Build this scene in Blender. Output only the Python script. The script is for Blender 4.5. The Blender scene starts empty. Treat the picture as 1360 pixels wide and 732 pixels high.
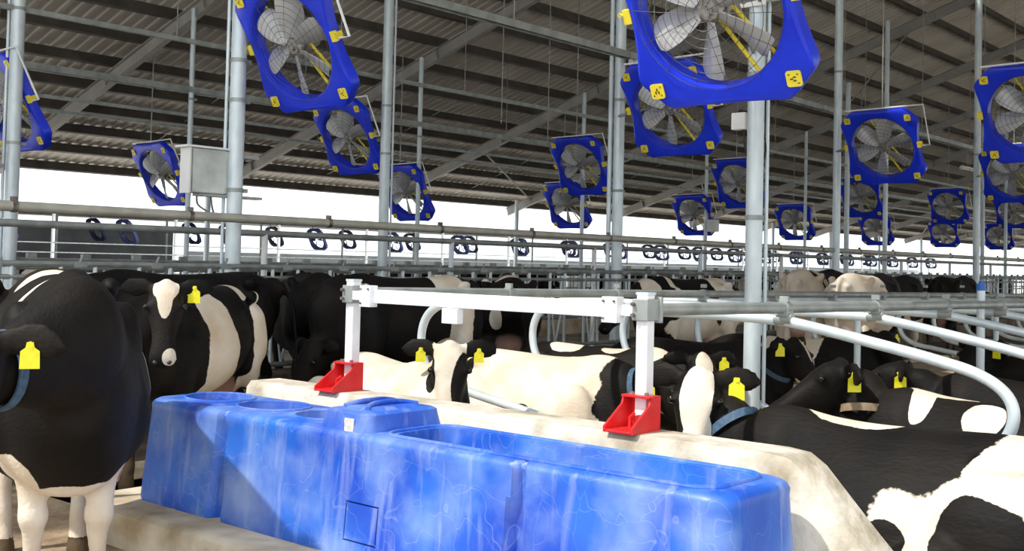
import bpy, math, random
from mathutils import Vector, Matrix, noise
random.seed(7)
scn = bpy.context.scene
COL = scn.collection
PI = math.pi

# ------------------------------------------------------------------ camera
FPX, HCAM = 1501.0, 1.55
a = math.atan(1760 / 1501.0)
F0 = Vector((math.sin(a), math.cos(a), 0)); R0 = Vector((math.cos(a), -math.sin(a), 0)); U0 = Vector((0, 0, 1))
p_ = math.atan(48 / 1501.0); r_ = .0235
Fw = F0 * math.cos(p_) + U0 * math.sin(p_); Up = U0 * math.cos(p_) - F0 * math.sin(p_)
Rt = R0 * math.cos(r_) + Up * math.sin(r_); Up = Up * math.cos(r_) - R0 * math.sin(r_)
cam = bpy.data.cameras.new('camera'); cam_o = bpy.data.objects.new('camera', cam); COL.objects.link(cam_o)
m = Matrix((Rt, Up, -Fw)).transposed().to_4x4(); m.translation = Vector((0, 0, HCAM)); cam_o.matrix_world = m
cam.sensor_fit = 'HORIZONTAL'; cam.sensor_width = 36; cam.lens = 36 * FPX / 1360
cam.shift_y = -66 / 1360; cam.clip_end = 500; cam.clip_start = .05
scn.camera = cam_o

# ------------------------------------------------------------------ light
W = bpy.data.worlds.new('sky'); scn.world = W; W.use_nodes = True
bg = W.node_tree.nodes['Background']; bg.inputs[0].default_value = (.93, .97, 1, 1); bg.inputs[1].default_value = 1.4
sun = bpy.data.lights.new('sun', 'SUN'); sun.energy = 3.4; sun.angle = math.radians(1.2); sun.color = (1, .95, .87)
sun_o = bpy.data.objects.new('sun', sun); COL.objects.link(sun_o)
tosun = Vector((-.90, .42, 1.28)).normalized()
sun_o.rotation_euler = tosun.to_track_quat('Z', 'Y').to_euler()
scn.view_settings.view_transform = 'Standard'; scn.view_settings.look = 'None'
scn.view_settings.exposure = .38; scn.view_settings.gamma = 1; scn.view_settings.use_curve_mapping = False
scn.cycles.max_bounces = 7; scn.cycles.diffuse_bounces = 4

# ------------------------------------------------------------------ materials
def new_mat(name):
    m = bpy.data.materials.new(name); m.use_nodes = True
    return m, m.node_tree.nodes, m.node_tree.links, m.node_tree.nodes['Principled BSDF']
def mat(name, c1, c2=None, rough=.5, metal=0, scale=5, stretch=(1, 1, 1), bump=0, detail=4, bscale=None, lo=.35, hi=.65):
    m, N, L, B = new_mat(name)
    B.inputs['Roughness'].default_value = rough; B.inputs['Metallic'].default_value = metal
    tc = N.new('ShaderNodeTexCoord'); mp = N.new('ShaderNodeMapping'); mp.inputs['Scale'].default_value = stretch
    L.new(tc.outputs['Object'], mp.inputs[0])
    nz = N.new('ShaderNodeTexNoise'); nz.inputs['Scale'].default_value = scale; nz.inputs['Detail'].default_value = detail
    L.new(mp.outputs[0], nz.inputs['Vector'])
    cr = N.new('ShaderNodeValToRGB'); cr.color_ramp.elements[0].position = lo; cr.color_ramp.elements[1].position = hi
    cr.color_ramp.elements[0].color = (*c1, 1); cr.color_ramp.elements[1].color = (*(c2 or c1), 1)
    L.new(nz.outputs[0], cr.inputs[0]); L.new(cr.outputs[0], B.inputs['Base Color'])
    if bump:
        n2 = N.new('ShaderNodeTexNoise'); n2.inputs['Scale'].default_value = bscale or scale * 4; n2.inputs['Detail'].default_value = 5
        L.new(mp.outputs[0], n2.inputs['Vector'])
        b = N.new('ShaderNodeBump'); b.inputs['Strength'].default_value = bump; b.inputs['Distance'].default_value = .02
        L.new(n2.outputs[0], b.inputs['Height']); L.new(b.outputs[0], B.inputs['Normal'])
    return m
M_galv = mat('galvanised_steel', (.54, .64, .70), (.72, .80, .84), .40, .25, 9, (1, 1, .4), lo=.3, hi=.7)
M_galv_dull = mat('weathered_steel', (.26, .29, .28), (.40, .43, .42), .5, .35, 6)
M_pipe = mat('water_pipe', (.38, .38, .33), (.50, .49, .43), .5, .2, 6)
M_white_metal = mat('bright_galvanised', (.80, .83, .86), (.93, .94, .95), .4, .0, 8)
M_bolt = mat('dark_steel', (.10, .09, .08), (.28, .26, .23), .5, .5, 20)
M_roof = mat('roof_sheet', (.60, .55, .48), (.72, .67, .60), .6, .1, 1.2, (1, .15, 1))
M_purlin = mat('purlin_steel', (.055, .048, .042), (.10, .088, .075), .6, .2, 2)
M_rafter = mat('rafter_steel', (.30, .29, .27), (.36, .35, .33), .6, .2, 2)
M_blue = mat('fan_blue', (.006, .030, .66), (.010, .042, .80), .38, 0, 3)
M_blade = mat('blade_metal', (.42, .43, .44), (.54, .55, .56), .4, .2, 6)
M_hub = mat('hub_metal', (.35, .34, .33), (.55, .54, .52), .4, .6, 30)
M_wire = mat('guard_wire', (.05, .05, .05), (.10, .10, .10), .5, .5, 10)
M_yellow = mat('yellow_paint', (.86, .68, .03), (.92, .78, .06), .45, 0, 10)
M_tag = mat('yellow_tag', (.80, .74, .01), (.90, .84, .03), .4, 0, 30)
M_mark = mat('black_print', (.02, .02, .02), None, .5)
M_red = mat('red_plastic', (.62, .012, .015), (.75, .025, .025), .4, 0, 8, bump=.15)
M_conc = mat('concrete', (.30, .25, .17), (.62, .585, .51), .85, 0, 4.5, bump=.8, bscale=16, lo=.28, hi=.56, detail=10)
M_curb = mat('dirty_concrete', (.32, .24, .14), (.66, .58, .45), .9, 0, 3, bump=.7, bscale=12, lo=.3, hi=.62)
M_dirt = mat('dirt_floor', (.20, .14, .085), (.42, .32, .22), .95, 0, 5, bump=1, bscale=16, lo=.3, hi=.7)
M_alley = mat('wet_alley', (.055, .038, .026), (.12, .09, .065), .8, 0, 3, bump=.5)
M_sand = mat('bedding_sand', (.38, .30, .20), (.55, .46, .33), .95, 0, 6, bump=.8)
M_feed = mat('feed_floor', (.25, .22, .18), (.40, .37, .32), .9, 0, 2, bump=.3)
M_out = mat('outdoor_ground', (.70, .68, .62), (.78, .76, .72), .95, 0, .3)
M_eye = mat('eye', (.008, .006, .005), None, .08)
M_collar_blue = mat('blue_strap', (.03, .07, .13), (.06, .12, .2), .7, 0, 40)
M_collar_tan = mat('tan_strap', (.22, .16, .10), (.3, .23, .15), .8, 0, 40)
M_white = mat('white_paint', (.75, .77, .78), (.82, .84, .84), .4, 0, 4)
M_grey_wall = mat('grey_wall', (.13, .14, .16), (.18, .19, .21), .8, 0, 1)
M_far_wall = mat('white_panel', (.62, .70, .78), (.74, .8, .86), .6, 0, .5)
M_black = mat('black_rubber', (.012, .012, .012), None, .5)
M_lamp = mat('lamp_tube', (.7, .7, .66), None, .3)
M_blue_cap = mat('blue_cap', (.02, .12, .5), None, .4)
M_far_fan = mat('far_fan_paint', (.015, .02, .08), (.02, .03, .10), .5)
M_tarp = mat('blue_tarp', (.08, .2, .55), (.15, .3, .65), .6, 0, 1)

def trough_mat():
    m, N, L, B = new_mat('trough_plastic')
    tc = N.new('ShaderNodeTexCoord')
    def nz(scale, st, det=6, dist=0):
        mp = N.new('ShaderNodeMapping'); mp.inputs['Scale'].default_value = st; L.new(tc.outputs['Object'], mp.inputs[0])
        n = N.new('ShaderNodeTexNoise'); n.inputs['Scale'].default_value = scale; n.inputs['Detail'].default_value = det
        n.inputs['Distortion'].default_value = dist; L.new(mp.outputs[0], n.inputs['Vector']); return n
    def ramp(src, lo, hi, c0=(0, 0, 0, 1), c1=(1, 1, 1, 1)):
        r = N.new('ShaderNodeValToRGB'); r.color_ramp.elements[0].position = lo; r.color_ramp.elements[1].position = hi
        r.color_ramp.elements[0].color = c0; r.color_ramp.elements[1].color = c1; L.new(src, r.inputs[0]); return r
    def mix(f, c1, c2):
        x = N.new('ShaderNodeMix'); x.data_type = 'RGBA'
        L.new(f, x.inputs[0])
        for s, c in ((6, c1), (7, c2)):
            if isinstance(c, tuple): x.inputs[s].default_value = c
            else: L.new(c, x.inputs[s])
        return x.outputs[2]
    base = ramp(nz(2.2, (1, 1, .8)).outputs[0], .35, .65, (.008, .065, .50, 1), (.025, .16, .66, 1))
    dust = ramp(nz(3.0, (1, 1, 1), 8).outputs[0], .44, .74, (0, 0, 0, 1), (.60, .60, .60, 1))
    c = mix(dust.outputs[0], base.outputs[0], (.34, .48, .76, 1))
    streak = ramp(nz(14, (1, 1, .10), 5, .5).outputs[0], .55, .75, (0, 0, 0, 1), (.42, .42, .42, 1))
    c = mix(streak.outputs[0], c, (.40, .47, .72, 1))
    vo = N.new('ShaderNodeTexVoronoi'); vo.feature = 'DISTANCE_TO_EDGE'; vo.inputs['Scale'].default_value = 3.2
    wn = nz(1.6, (1, 1, 1), 3); av = N.new('ShaderNodeVectorMath'); av.operation = 'MULTIPLY_ADD'
    L.new(wn.outputs[1], av.inputs[0]); av.inputs[1].default_value = (1.6, 1.6, 1.6); L.new(tc.outputs['Object'], av.inputs[2])
    L.new(av.outputs[0], vo.inputs['Vector'])
    scr = ramp(vo.outputs['Distance'], .0, .010, (.20, .20, .20, 1), (0, 0, 0, 1))
    c = mix(scr.outputs[0], c, (.50, .56, .78, 1))
    L.new(c, B.inputs['Base Color']); B.inputs['Roughness'].default_value = .42
    bn = nz(9, (1, 1, .5)); b = N.new('ShaderNodeBump'); b.inputs['Strength'].default_value = .12; b.inputs['Distance'].default_value = .02
    L.new(bn.outputs[0], b.inputs['Height']); L.new(b.outputs[0], B.inputs['Normal'])
    return m
M_trough = trough_mat()

def water_mat():
    m, N, L, B = new_mat('water')
    B.inputs['Base Color'].default_value = (.55, .75, .85, 1); B.inputs['Roughness'].default_value = .03
    B.inputs['Transmission Weight'].default_value = 1; B.inputs['IOR'].default_value = 1.33
    n = N.new('ShaderNodeTexNoise'); n.inputs['Scale'].default_value = 9
    b = N.new('ShaderNodeBump'); b.inputs['Strength'].default_value = .25; b.inputs['Distance'].default_value = .01
    L.new(n.outputs[0], b.inputs['Height']); L.new(b.outputs[0], B.inputs['Normal'])
    return m
M_water = water_mat()

def hide_mat():
    m, N, L, B = new_mat('cow_hide')
    def attr(n):
        x = N.new('ShaderNodeAttribute'); x.attribute_name = n; return x
    tc = N.new('ShaderNodeTexCoord')
    n = N.new('ShaderNodeTexNoise'); n.inputs['Scale'].default_value = 45; n.inputs['Detail'].default_value = 3
    L.new(tc.outputs['Object'], n.inputs['Vector'])
    ma = N.new('ShaderNodeMath'); ma.operation = 'MULTIPLY_ADD'; ma.inputs[1].default_value = .07; L.new(n.outputs[0], ma.inputs[0])
    at = attr('coat'); L.new(at.outputs['Fac'], ma.inputs[2])
    cr = N.new('ShaderNodeValToRGB'); cr.color_ramp.elements[0].position = .525; cr.color_ramp.elements[1].position = .545
    L.new(ma.outputs[0], cr.inputs[0])
    def mixc(fac, c1, c2):
        x = N.new('ShaderNodeMix'); x.data_type = 'RGBA'; L.new(fac, x.inputs[0])
        for s, c in ((6, c1), (7, c2)):
            if isinstance(c, tuple): x.inputs[s].default_value = c
            else: L.new(c, x.inputs[s])
        return x.outputs[2]
    nd = N.new('ShaderNodeTexNoise'); nd.inputs['Scale'].default_value = 3; nd.inputs['Detail'].default_value = 6
    L.new(tc.outputs['Object'], nd.inputs['Vector'])
    rd = N.new('ShaderNodeValToRGB'); rd.color_ramp.elements[0].position = .4; rd.color_ramp.elements[1].position = .75
    rd.color_ramp.elements[0].color = (.74, .69, .60, 1); rd.color_ramp.elements[1].color = (.58, .46, .33, 1)
    L.new(nd.outputs[0], rd.inputs[0])
    rb = N.new('ShaderNodeValToRGB'); rb.color_ramp.elements[0].position = .4; rb.color_ramp.elements[1].position = .8
    rb.color_ramp.elements[0].color = (.004, .0038, .004, 1); rb.color_ramp.elements[1].color = (.015, .011, .008, 1)
    L.new(nd.outputs[0], rb.inputs[0])
    c = mixc(cr.outputs[0], rb.outputs[0], rd.outputs[0])
    c = mixc(attr('dirt').outputs['Fac'], c, (.26, .17, .09, 1))
    c = mixc(attr('pink').outputs['Fac'], c, (.62, .36, .29, 1))
    L.new(c, B.inputs['Base Color']); B.inputs['Roughness'].default_value = .62
    B.inputs['Specular IOR Level'].default_value = .16
    n3 = N.new('ShaderNodeTexNoise'); n3.inputs['Scale'].default_value = 60; n3.inputs['Detail'].default_value = 4
    mp = N.new('ShaderNodeMapping'); mp.inputs['Scale'].default_value = (.4, 1, 1); L.new(tc.outputs['Object'], mp.inputs[0]); L.new(mp.outputs[0], n3.inputs['Vector'])
    b = N.new('ShaderNodeBump'); b.inputs['Strength'].default_value = .35; b.inputs['Distance'].default_value = .01
    L.new(n3.outputs[0], b.inputs['Height']); L.new(b.outputs[0], B.inputs['Normal'])
    return m
M_hide = hide_mat()

# ------------------------------------------------------------------ mesh helpers
def catmull(pts, n):
    """pts: list of equal length tuples; returns resampled list"""
    out = []
    P = [pts[0]] + list(pts) + [pts[-1]]
    for i in range(1, len(P) - 2):
        for k in range(n):
            t = k / n
            out.append(tuple(.5 * ((2 * b) + (-a0 + c) * t + (2 * a0 - 5 * b + 4 * c - d) * t * t + (-a0 + 3 * b - 3 * c + d) * t ** 3)
                             for a0, b, c, d in zip(P[i - 1], P[i], P[i + 1], P[i + 2])))
    out.append(tuple(pts[-1]))
    return out

class MB:
    def __init__(s): s.v = []; s.f = []
    def add(s, vs, fs):
        o = len(s.v); s.v += [tuple(x) for x in vs]; s.f += [tuple(i + o for i in q) for q in fs]; return s
    def box(s, c, d, M=None):
        cx, cy, cz = c; x, y, z = d[0] / 2, d[1] / 2, d[2] / 2
        vs = [Vector((cx + i * x, cy + j * y, cz + k * z)) for k in (-1, 1) for j in (-1, 1) for i in (-1, 1)]
        if M: vs = [M @ v for v in vs]
        return s.add(vs, [(0, 2, 3, 1), (4, 5, 7, 6), (0, 1, 5, 4), (2, 6, 7, 3), (0, 4, 6, 2), (1, 3, 7, 5)])
    def rings(s, rs, cap=True, closed=False):
        n = len(rs[0]); o = len(s.v)
        for r in rs: s.v += [tuple(x) for x in r]
        m = len(rs)
        for i in range(m - (0 if closed else 1)):
            for j in range(n):
                q = (i + 1) % m
                s.f.append((o + i * n + j, o + i * n + (j + 1) % n, o + q * n + (j + 1) % n, o + q * n + j))
        if cap and not closed:
            s.f.append(tuple(o + j for j in reversed(range(n)))); s.f.append(tuple(o + (m - 1) * n + j for j in range(n)))
        return s
    def tube(s, pts, r, n=8, closed=False):
        """pts: list of Vectors, r: float or list of float / (side, up) tuples"""
        pts = [Vector(p) for p in pts]; m = len(pts); rs = []
        prev = None
        for i, p in enumerate(pts):
            if closed: t = pts[(i + 1) % m] - pts[i - 1]
            else: t = pts[min(i + 1, m - 1)] - pts[max(i - 1, 0)]
            t.normalize()
            if prev is None:
                ref = Vector((0, 0, 1)) if abs(t.z) < .9 else Vector((0, 1, 0)) if abs(t.y) < .9 else Vector((1, 0, 0))
                if abs(t.z) >= .9: ref = Vector((1, 0, 0))
                up = (ref - t * ref.dot(t)).normalized()
            else: up = (prev - t * prev.dot(t)).normalized()
            prev = up; side = t.cross(up)
            rr = r[i] if isinstance(r, (list, tuple)) else r
            if not isinstance(rr, (tuple, list)): rr = (rr, rr)
            rs.append([p + side * (math.cos(2 * PI * k / n) * rr[0]) + up * (math.sin(2 * PI * k / n) * rr[1]) for k in range(n)])
        return s.rings(rs, closed=closed)
    def ball(s, c, r, M=None, n=12, m_=8):
        c = Vector(c); r = (r, r, r) if not isinstance(r, (tuple, list)) else r
        rs = []
        for i in range(1, m_):
            th = PI * i / m_
            rs.append([Vector((r[0] * math.sin(th) * math.cos(2 * PI * k / n), r[1] * math.sin(th) * math.sin(2 * PI * k / n), -r[2] * math.cos(th))) for k in range(n)])
        rs = [[(M @ v if M else v) + c for v in q] for q in rs]
        return s.rings(rs)
    def prism(s, poly, z0, z1, M=None):
        """poly of (x,y) extruded along z; M maps to place"""
        a_ = [Vector((x, y, z0)) for x, y in poly]; b_ = [Vector((x, y, z1)) for x, y in poly]
        if M: a_ = [M @ v for v in a_]; b_ = [M @ v for v in b_]
        return s.rings([a_, b_])
    def xf(s, M):
        s.v = [tuple(M @ Vector(v)) for v in s.v]; return s
    def mesh(s, name, mt, smooth=True, ang=40):
        me = bpy.data.meshes.new(name); me.from_pydata(s.v, [], s.f); me.update()
        import bmesh
        bm = bmesh.new(); bm.from_mesh(me); bmesh.ops.recalc_face_normals(bm, faces=bm.faces)
        ca = math.radians(ang)
        for f in bm.faces: f.smooth = smooth
        if smooth:
            for e in bm.edges:
                if len(e.link_faces) == 2 and e.calc_face_angle(0) > ca: e.smooth = False
        bm.to_mesh(me); bm.free()
        me.materials.append(mt); return me

def link(name, me, parent=None, loc=None):
    o = bpy.data.objects.new(name, me); COL.objects.link(o)
    if parent is not None: o.parent = parent
    if loc is not None: o.location = loc
    return o
def build(name, mb, mt, parent=None, smooth=True, loc=None, label=None, bevel=0):
    o = link(name, mb.mesh(name, mt, smooth), parent, loc)
    if label: o['label'] = label
    if bevel:
        b = o.modifiers.new('bevel', 'BEVEL'); b.width = bevel; b.segments = 2; b.limit_method = 'ANGLE'
    return o
def tag(o, label, cat, group=None):
    o['label'] = label; o['category'] = cat
    if group: o['group'] = group
    return o
def thing(name, loc, label, cat, group=None, rz=0):
    o = link(name, None, None, loc); o.rotation_euler = (0, 0, rz); o.empty_display_size = .1
    return tag(o, label, cat, group)
def struct(name, mb, mt, label=None, smooth=False):
    o = build(name, mb, mt, None, smooth); o['kind'] = 'structure'
    if label: o['label'] = label
    return o
def copy_tree(o, parent=None):
    c = o.copy(); COL.objects.link(c); c.parent = parent
    for ch in list(o.children): copy_tree(ch, c)
    return c
def strip(mb, mod_obj): pass
def baked(mb, mods, name='tmp'):
    """evaluate modifiers into a plain mesh"""
    me = bpy.data.meshes.new(name); me.from_pydata(mb.v, [], mb.f); me.update()
    import bmesh
    bm = bmesh.new(); bm.from_mesh(me); bmesh.ops.recalc_face_normals(bm, faces=bm.faces); bm.to_mesh(me); bm.free()
    o = bpy.data.objects.new(name, me); COL.objects.link(o)
    extra = []
    for kind, kw in mods:
        md = o.modifiers.new(kind, kind)
        for k, v in kw.items():
            if isinstance(v, MB):
                c = bpy.data.meshes.new('cut'); c.from_pydata(v.v, [], v.f); c.update()
                bm = bmesh.new(); bm.from_mesh(c); bmesh.ops.recalc_face_normals(bm, faces=bm.faces); bm.to_mesh(c); bm.free()
                v = bpy.data.objects.new('cut', c); COL.objects.link(v); extra.append(v)
            setattr(md, k, v)
    dg = bpy.context.evaluated_depsgraph_get(); dg.update()
    out = bpy.data.meshes.new_from_object(o.evaluated_get(dg), depsgraph=dg)
    for x in [o] + extra:
        d = x.data; bpy.data.objects.remove(x); bpy.data.meshes.remove(d)
    return out
def shade(me, mt, ang=40):
    import bmesh
    bm = bmesh.new(); bm.from_mesh(me)
    for f in bm.faces: f.smooth = True
    for e in bm.edges:
        if len(e.link_faces) == 2 and e.calc_face_angle(0) > math.radians(ang): e.smooth = False
    bm.to_mesh(me); bm.free(); me.materials.clear(); me.materials.append(mt); return me

# ------------------------------------------------------------------ setting
RX0, RX1 = -16.0, 96.0
EY, EZ, SL = 25.0, 3.53, .342
def roofz(y): return EZ + SL * (EY - y) if y >= 9 else EZ + SL * (EY - 9) - (9 - y) * SL
struct('ground', MB().box((30, 70, -.30), (400, 260, .1)), M_out)
struct('floor', MB().box((0.2, 3.5, -.12), (6.8, 24, .24)), M_dirt)
struct('floor_alley', MB().box((41, 8.05, -.12), (74.8, 2.1, .24)), M_alley)
struct('floor_alley_near', MB().box((41, -3.05, -.12), (74.8, 8.1, .24)), M_alley)
struct('floor_feed_table', MB().box((41, 11.7, -.03), (74.8, 4.6, .3)), M_feed)
struct('floor_far_half', MB().box((41, 19.7, -.12), (74.8, 10.6, .24)), M_alley)
struct('floor_stall_bed', MB().box((41.5, 4.1, -.06), (73.9, 5.9, .24)), M_sand)
# feed curbs
def curb(name, y0, y1, z, x0=3.6, mt=M_curb):
    poly = [(y0, -.2), (y1, -.2), (y1, z - .02), (y1 - .02, z), (y0 + .03, z), (y0, z - .03)]
    mb = MB().rings([[Vector((x, y, zz)) for y, zz in poly] for x in (x0, 78.4)])
    return struct(name, mb, mt)
curb('trim_1', 9.08, 9.40, .40, mt=mat('brown_curb', (.07, .05, .035), (.22, .17, .12), .9, 0, 3, bump=.4))
curb('trim_2', 14.0, 14.3, .40)
curb('trim_3', 7.0, 7.12, .10)
curb('trim_4', 1.0, 1.16, .10)

# corrugated roof
def corr(x0, x1, ya, za, yb, zb, pitch=.25):
    mb = MB(); n = int((x1 - x0) / pitch); prof = [(0, 0), (.35, 0), (.45, .03), (.9, .03)]
    xs = []
    for i in range(n):
        for u, h in prof: xs.append((x0 + (i + u) * pitch, h))
    top = [(x, ya, za + h) for x, h in xs]; bot = [(x, yb, zb + h) for x, h in xs]
    m_ = len(xs)
    mb.add(top + bot, [(i, i + 1, m_ + i + 1, m_ + i) for i in range(m_ - 1)])
    return mb
struct('ceiling', corr(RX0, RX1, 9.0, roofz(9.0) + .12, EY + .4, roofz(EY + .4) + .12), M_roof, smooth=False)
struct('ceiling_added_slope', corr(3.0, RX1, 8.7, roofz(9) + .12, -6, roofz(9) + .12 - 14.7 * SL), M_roof, smooth=False)  # near slope, mostly out of view, added to cut sky light, not sun
# purlins: C-channels along the barn
def purlin_mb(y):
    z = roofz(y); h, w, t = .20, .07, .012
    mb = MB()
    cx, lx = (RX0 + RX1) / 2, RX1 - RX0
    T = Matrix.Translation((0, y, z)) @ Matrix.Rotation(-math.atan(SL), 4, 'X')
    mb.box((cx, 0, 0), (lx, t, h), T); mb.box((cx, w / 2, h / 2 - t / 2), (lx, w, t), T); mb.box((cx, w / 2, -h / 2 + t / 2), (lx, w, t), T)
    mb.box((cx, w, -h / 2 + .02), (lx, t, .03), T)
    return mb
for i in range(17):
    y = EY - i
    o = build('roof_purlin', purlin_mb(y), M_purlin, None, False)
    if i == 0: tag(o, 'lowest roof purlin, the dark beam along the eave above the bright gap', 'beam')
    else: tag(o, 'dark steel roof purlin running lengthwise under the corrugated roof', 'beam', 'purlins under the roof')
# rafters: tapered I-beams
def rafter():
    mb = MB(); th = math.atan(SL); L_ = (EY - 9.0) / math.cos(th)
    T = Matrix.Translation((0, EY, roofz(EY) - .28)) @ Matrix.Rotation(-th, 4, 'X')
    h = .24
    mb.box((0, -L_ / 2, 0), (.012, L_, h), T); mb.box((0, -L_ / 2, h / 2), (.13, L_, .014), T); mb.box((0, -L_ / 2, -h / 2), (.13, L_, .014), T)
    for k in range(5): mb.box((0, -L_ * (k + .5) / 5, 0), (.16, .012, h), T)
    return mb
raft_me = rafter().mesh('rafter', M_rafter, False)
for i in range(15):
    o = link('roof_rafter', raft_me, None, (-.3 + i * 5.85 + .1, 0, 0))
    tag(o, 'grey steel rafter sloping up under the roof sheets, crossing the purlins', 'beam', 'rafters under the roof')
# diagonal brace rods between rafters
def rod(name, a_, b_, r, mt, label, cat, group=None):
    return tag(build(name, MB().tube([a_, b_], r, 8), mt), label, cat, group)
for i in range(3, 13):
    x0 = -.2 + i * 5.85; x1 = x0 + 5.85
    for (ya, yb) in ((11, 16),) if i % 2 else ((21, 24),):
        rod('brace_rod', (x0, ya, roofz(ya) - .22), (x1, yb, roofz(yb) - .22), .025, M_rafter, 'thin diagonal brace rod between two roof rafters', 'rod', 'roof brace rods')
# sag rods: short ties between neighbouring purlins
sag = MB().tube([(0, 0, 0), (0, -5, 5 * SL)], .012, 6).mesh('tie_rod', M_rafter)
for i in range(13):
    o = link('tie_rod', sag, None, (2.7 + i * 5.85, 24.6, roofz(24.6) - .05)); tag(o, 'slim tie rod joining the purlins near the eave', 'rod', 'roof tie rods')

# ------------------------------------------------------------------ columns
def column(x, y, r, label, z1=None, z0=0, conduit=None, group=None, clamps=(), mt=M_galv):
    z1 = (roofz(y) - .25) if z1 is None else z1
    t = thing('steel_column', (x, y, z0), label, 'column', group)
    mb = MB().tube([(0, 0, 0), (0, 0, z1 - z0)], r, 20)
    build('pole', mb, mt, t)
    if conduit:
        ang, rr = conduit
        cx, cy = math.cos(ang) * (r + rr + .015), math.sin(ang) * (r + rr + .015)
        build('conduit', MB().tube([(cx, cy, .3), (cx, cy, z1 - z0)], rr, 10), mt, t)
    for z in clamps:
        c = MB().tube([(0, 0, z - z0 - .02), (0, 0, z - z0 + .02)], r + .008, 20)
        c.box((r + .03, 0, z - z0), (.07, .04, .04))
        build('clamp', c, M_galv_dull, t)
    if z0 <= .45:
        build('base_plate', MB().box((0, 0, .015), (r * 4, r * 4, .03)), M_galv_dull, t)
    return t
LEFTW = PI * .72   # direction of screen-left seen from the camera, roughly
column(6.71, 14.0, .085, 'thick galvanised column at the far left edge of the photo', conduit=(LEFTW, .02), clamps=(2.9, 4.6), z0=.3)
column(6.77, 9.42, .078, 'thick galvanised column carrying the metal control cabinet', conduit=(LEFTW, .018), clamps=(3.1, 3.5, 2.2), z0=.4)
column(12.89, 13.8, .085, 'galvanised column just right of the second blue fan from the left', conduit=(-.6, .018), clamps=(3.3, 4.1), z0=.3)
column(13.24, 9.32, .078, 'galvanised column with a thin conduit, standing behind the white beam', conduit=(LEFTW, .032), clamps=(2.6, 3.9), z0=.4)
column(8.15, 4.40, .068, 'thick pale column rising between the lying cows, under the largest fan', z1=7.5, z0=.055, conduit=(-.75, .016), clamps=(1.95, 3.1, 3.9))
column(19.14, 8.7, .07, 'galvanised column left of the square fan on the right side', z1=9, z0=.0, clamps=(5.1,))
column(26.0, 8.5, .075, 'tall bright column near the right edge of the photo', z1=9, z0=.0, clamps=(4.2,))
column(11.45, 17.3, .045, 'thin green-grey pole rising behind the control cabinet', clamps=(4.3,))
column(17.15, 17.3, .05, 'thin pole just right of the small fan above the long pipe', clamps=(4.2,))
column(23.02, 17.3, .05, 'thin pole behind the pair of fans left of centre', clamps=(4.2,))
column(29.1, 17.3, .05, 'thin pole behind the small low fan right of the conduit column')
column(34.57, 16.8, .05, 'thin pole behind the small fan next to the thick pale column')
column(27.96, 11.4, .06, 'slim pole rising behind the square fan on the right side')
column(44.9, 13.6, .06, 'far slim pole carrying a fan beside the tall bright column')
for i in range(10):
    column(10.6 + i * 6 if i < 3 else 10.6 + i * 6 - .0, 24.2, .07, 'eave post standing along the open far side of the barn', z1=roofz(24.2) - .2, group='eave posts')
for i in range(6):
    column(31.5 + i * 6, 9.3 if i % 2 else 14.0, .075, 'distant galvanised barn column on the right', z0=.3, group='distant columns')

# ------------------------------------------------------------------ lengthwise pipes
def xpipe(name, y, z, r, x0, x1, mt, label, cat='pipe', clampstep=0, group=None, rz=0):
    t = thing(name, (x0, y, z), label, cat, group)
    build('tube', MB().tube([(0, 0, 0), ((x1 - x0), 0, 0)], r, 12), mt, t)
    if clampstep:
        n = int((x1 - x0) / clampstep); n = min(n, 60)
        for i in range(n):
            build('bracket', MB().box((.6 + i * clampstep, 0, r + .015), (.05, .03, .04)).tube([(.6 + i * clampstep - .02, 0, 0), (.6 + i * clampstep + .02, 0, 0)], r + .008, 10), M_bolt, t)
    return t
xpipe('water_pipe', 8.72, 1.895, .042, -6, 80, M_pipe, 'long beige pipe crossing the whole photo above the cows', clampstep=1.6)
xpipe('lower_rail', 10.2, 1.80, .036, -6, 80, M_galv_dull, 'thinner grey rail just below the long beige pipe')
# posts under the pipe
for i, x in enumerate([4.6, 7.75, 10.75, 13.9, 17, 20, 23, 26, 29.2, 32.4, 36, 40, 44]):
    t = thing('rail_post', (x, 10.2, .12), 'short pale post holding the grey rail below the beige pipe', 'post', 'rail posts')
    build('tube', MB().tube([(0, 0, 0), (0, 0, 1.68)], .035, 12), M_white_metal if i % 2 else M_galv, t)
    build('foot', MB().box((0, 0, .015), (.14, .14, .03)), M_galv_dull, t)
# hanging beams / lamp trays
def tray(y, z, x0, x1, label, w=.09, h=.07, lampx=(), hang=()):
    t = thing('cable_tray', (x0, y, z), label, 'rail')
    L_ = x1 - x0
    mb = MB().box((L_ / 2, 0, h / 2), (L_, w, .008)); mb.box((L_ / 2, -w / 2, 0), (L_, .008, h)); mb.box((L_ / 2, w / 2, 0), (L_, .008, h))
    build('channel', mb, M_galv_dull, t, False)
    for x in hang:
        build('hanger_rod', MB().tube([(x - x0, 0, h / 2), (x - x0, 0, roofz(y) - z + .05)], .008, 6), M_rafter, t)
    for x in lampx:
        lt = thing('tube_lamp', (x, y, z - .09), 'white fluorescent tube lamp hanging below the tray at top centre' if len(lampx) == 1 else 'white tube lamp', 'lamp')
        build('housing', MB().box((.62, 0, .045), (1.26, .07, .03)), M_white, lt)
        build('tube', MB().tube([(.03, 0, 0), (1.21, 0, 0)], .02, 12), M_lamp, lt)
        for e in (0, 1.24): build('end_cap', MB().box((e, 0, .01), (.04, .07, .08)), M_white, lt)
    return t
tray(9.0, 4.47, 8, 60, 'galvanised cable tray with the tube lamp, slanting from top centre to the right', .12, .09, lampx=(13.05,), hang=(10.5, 13.6, 17, 20, 24, 28, 33))
tray(14.0, 4.6, 0, 60, 'upper grey channel rail at top left, starting at the left column', .06, .06, hang=(3, 9, 15, 21, 27))
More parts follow.
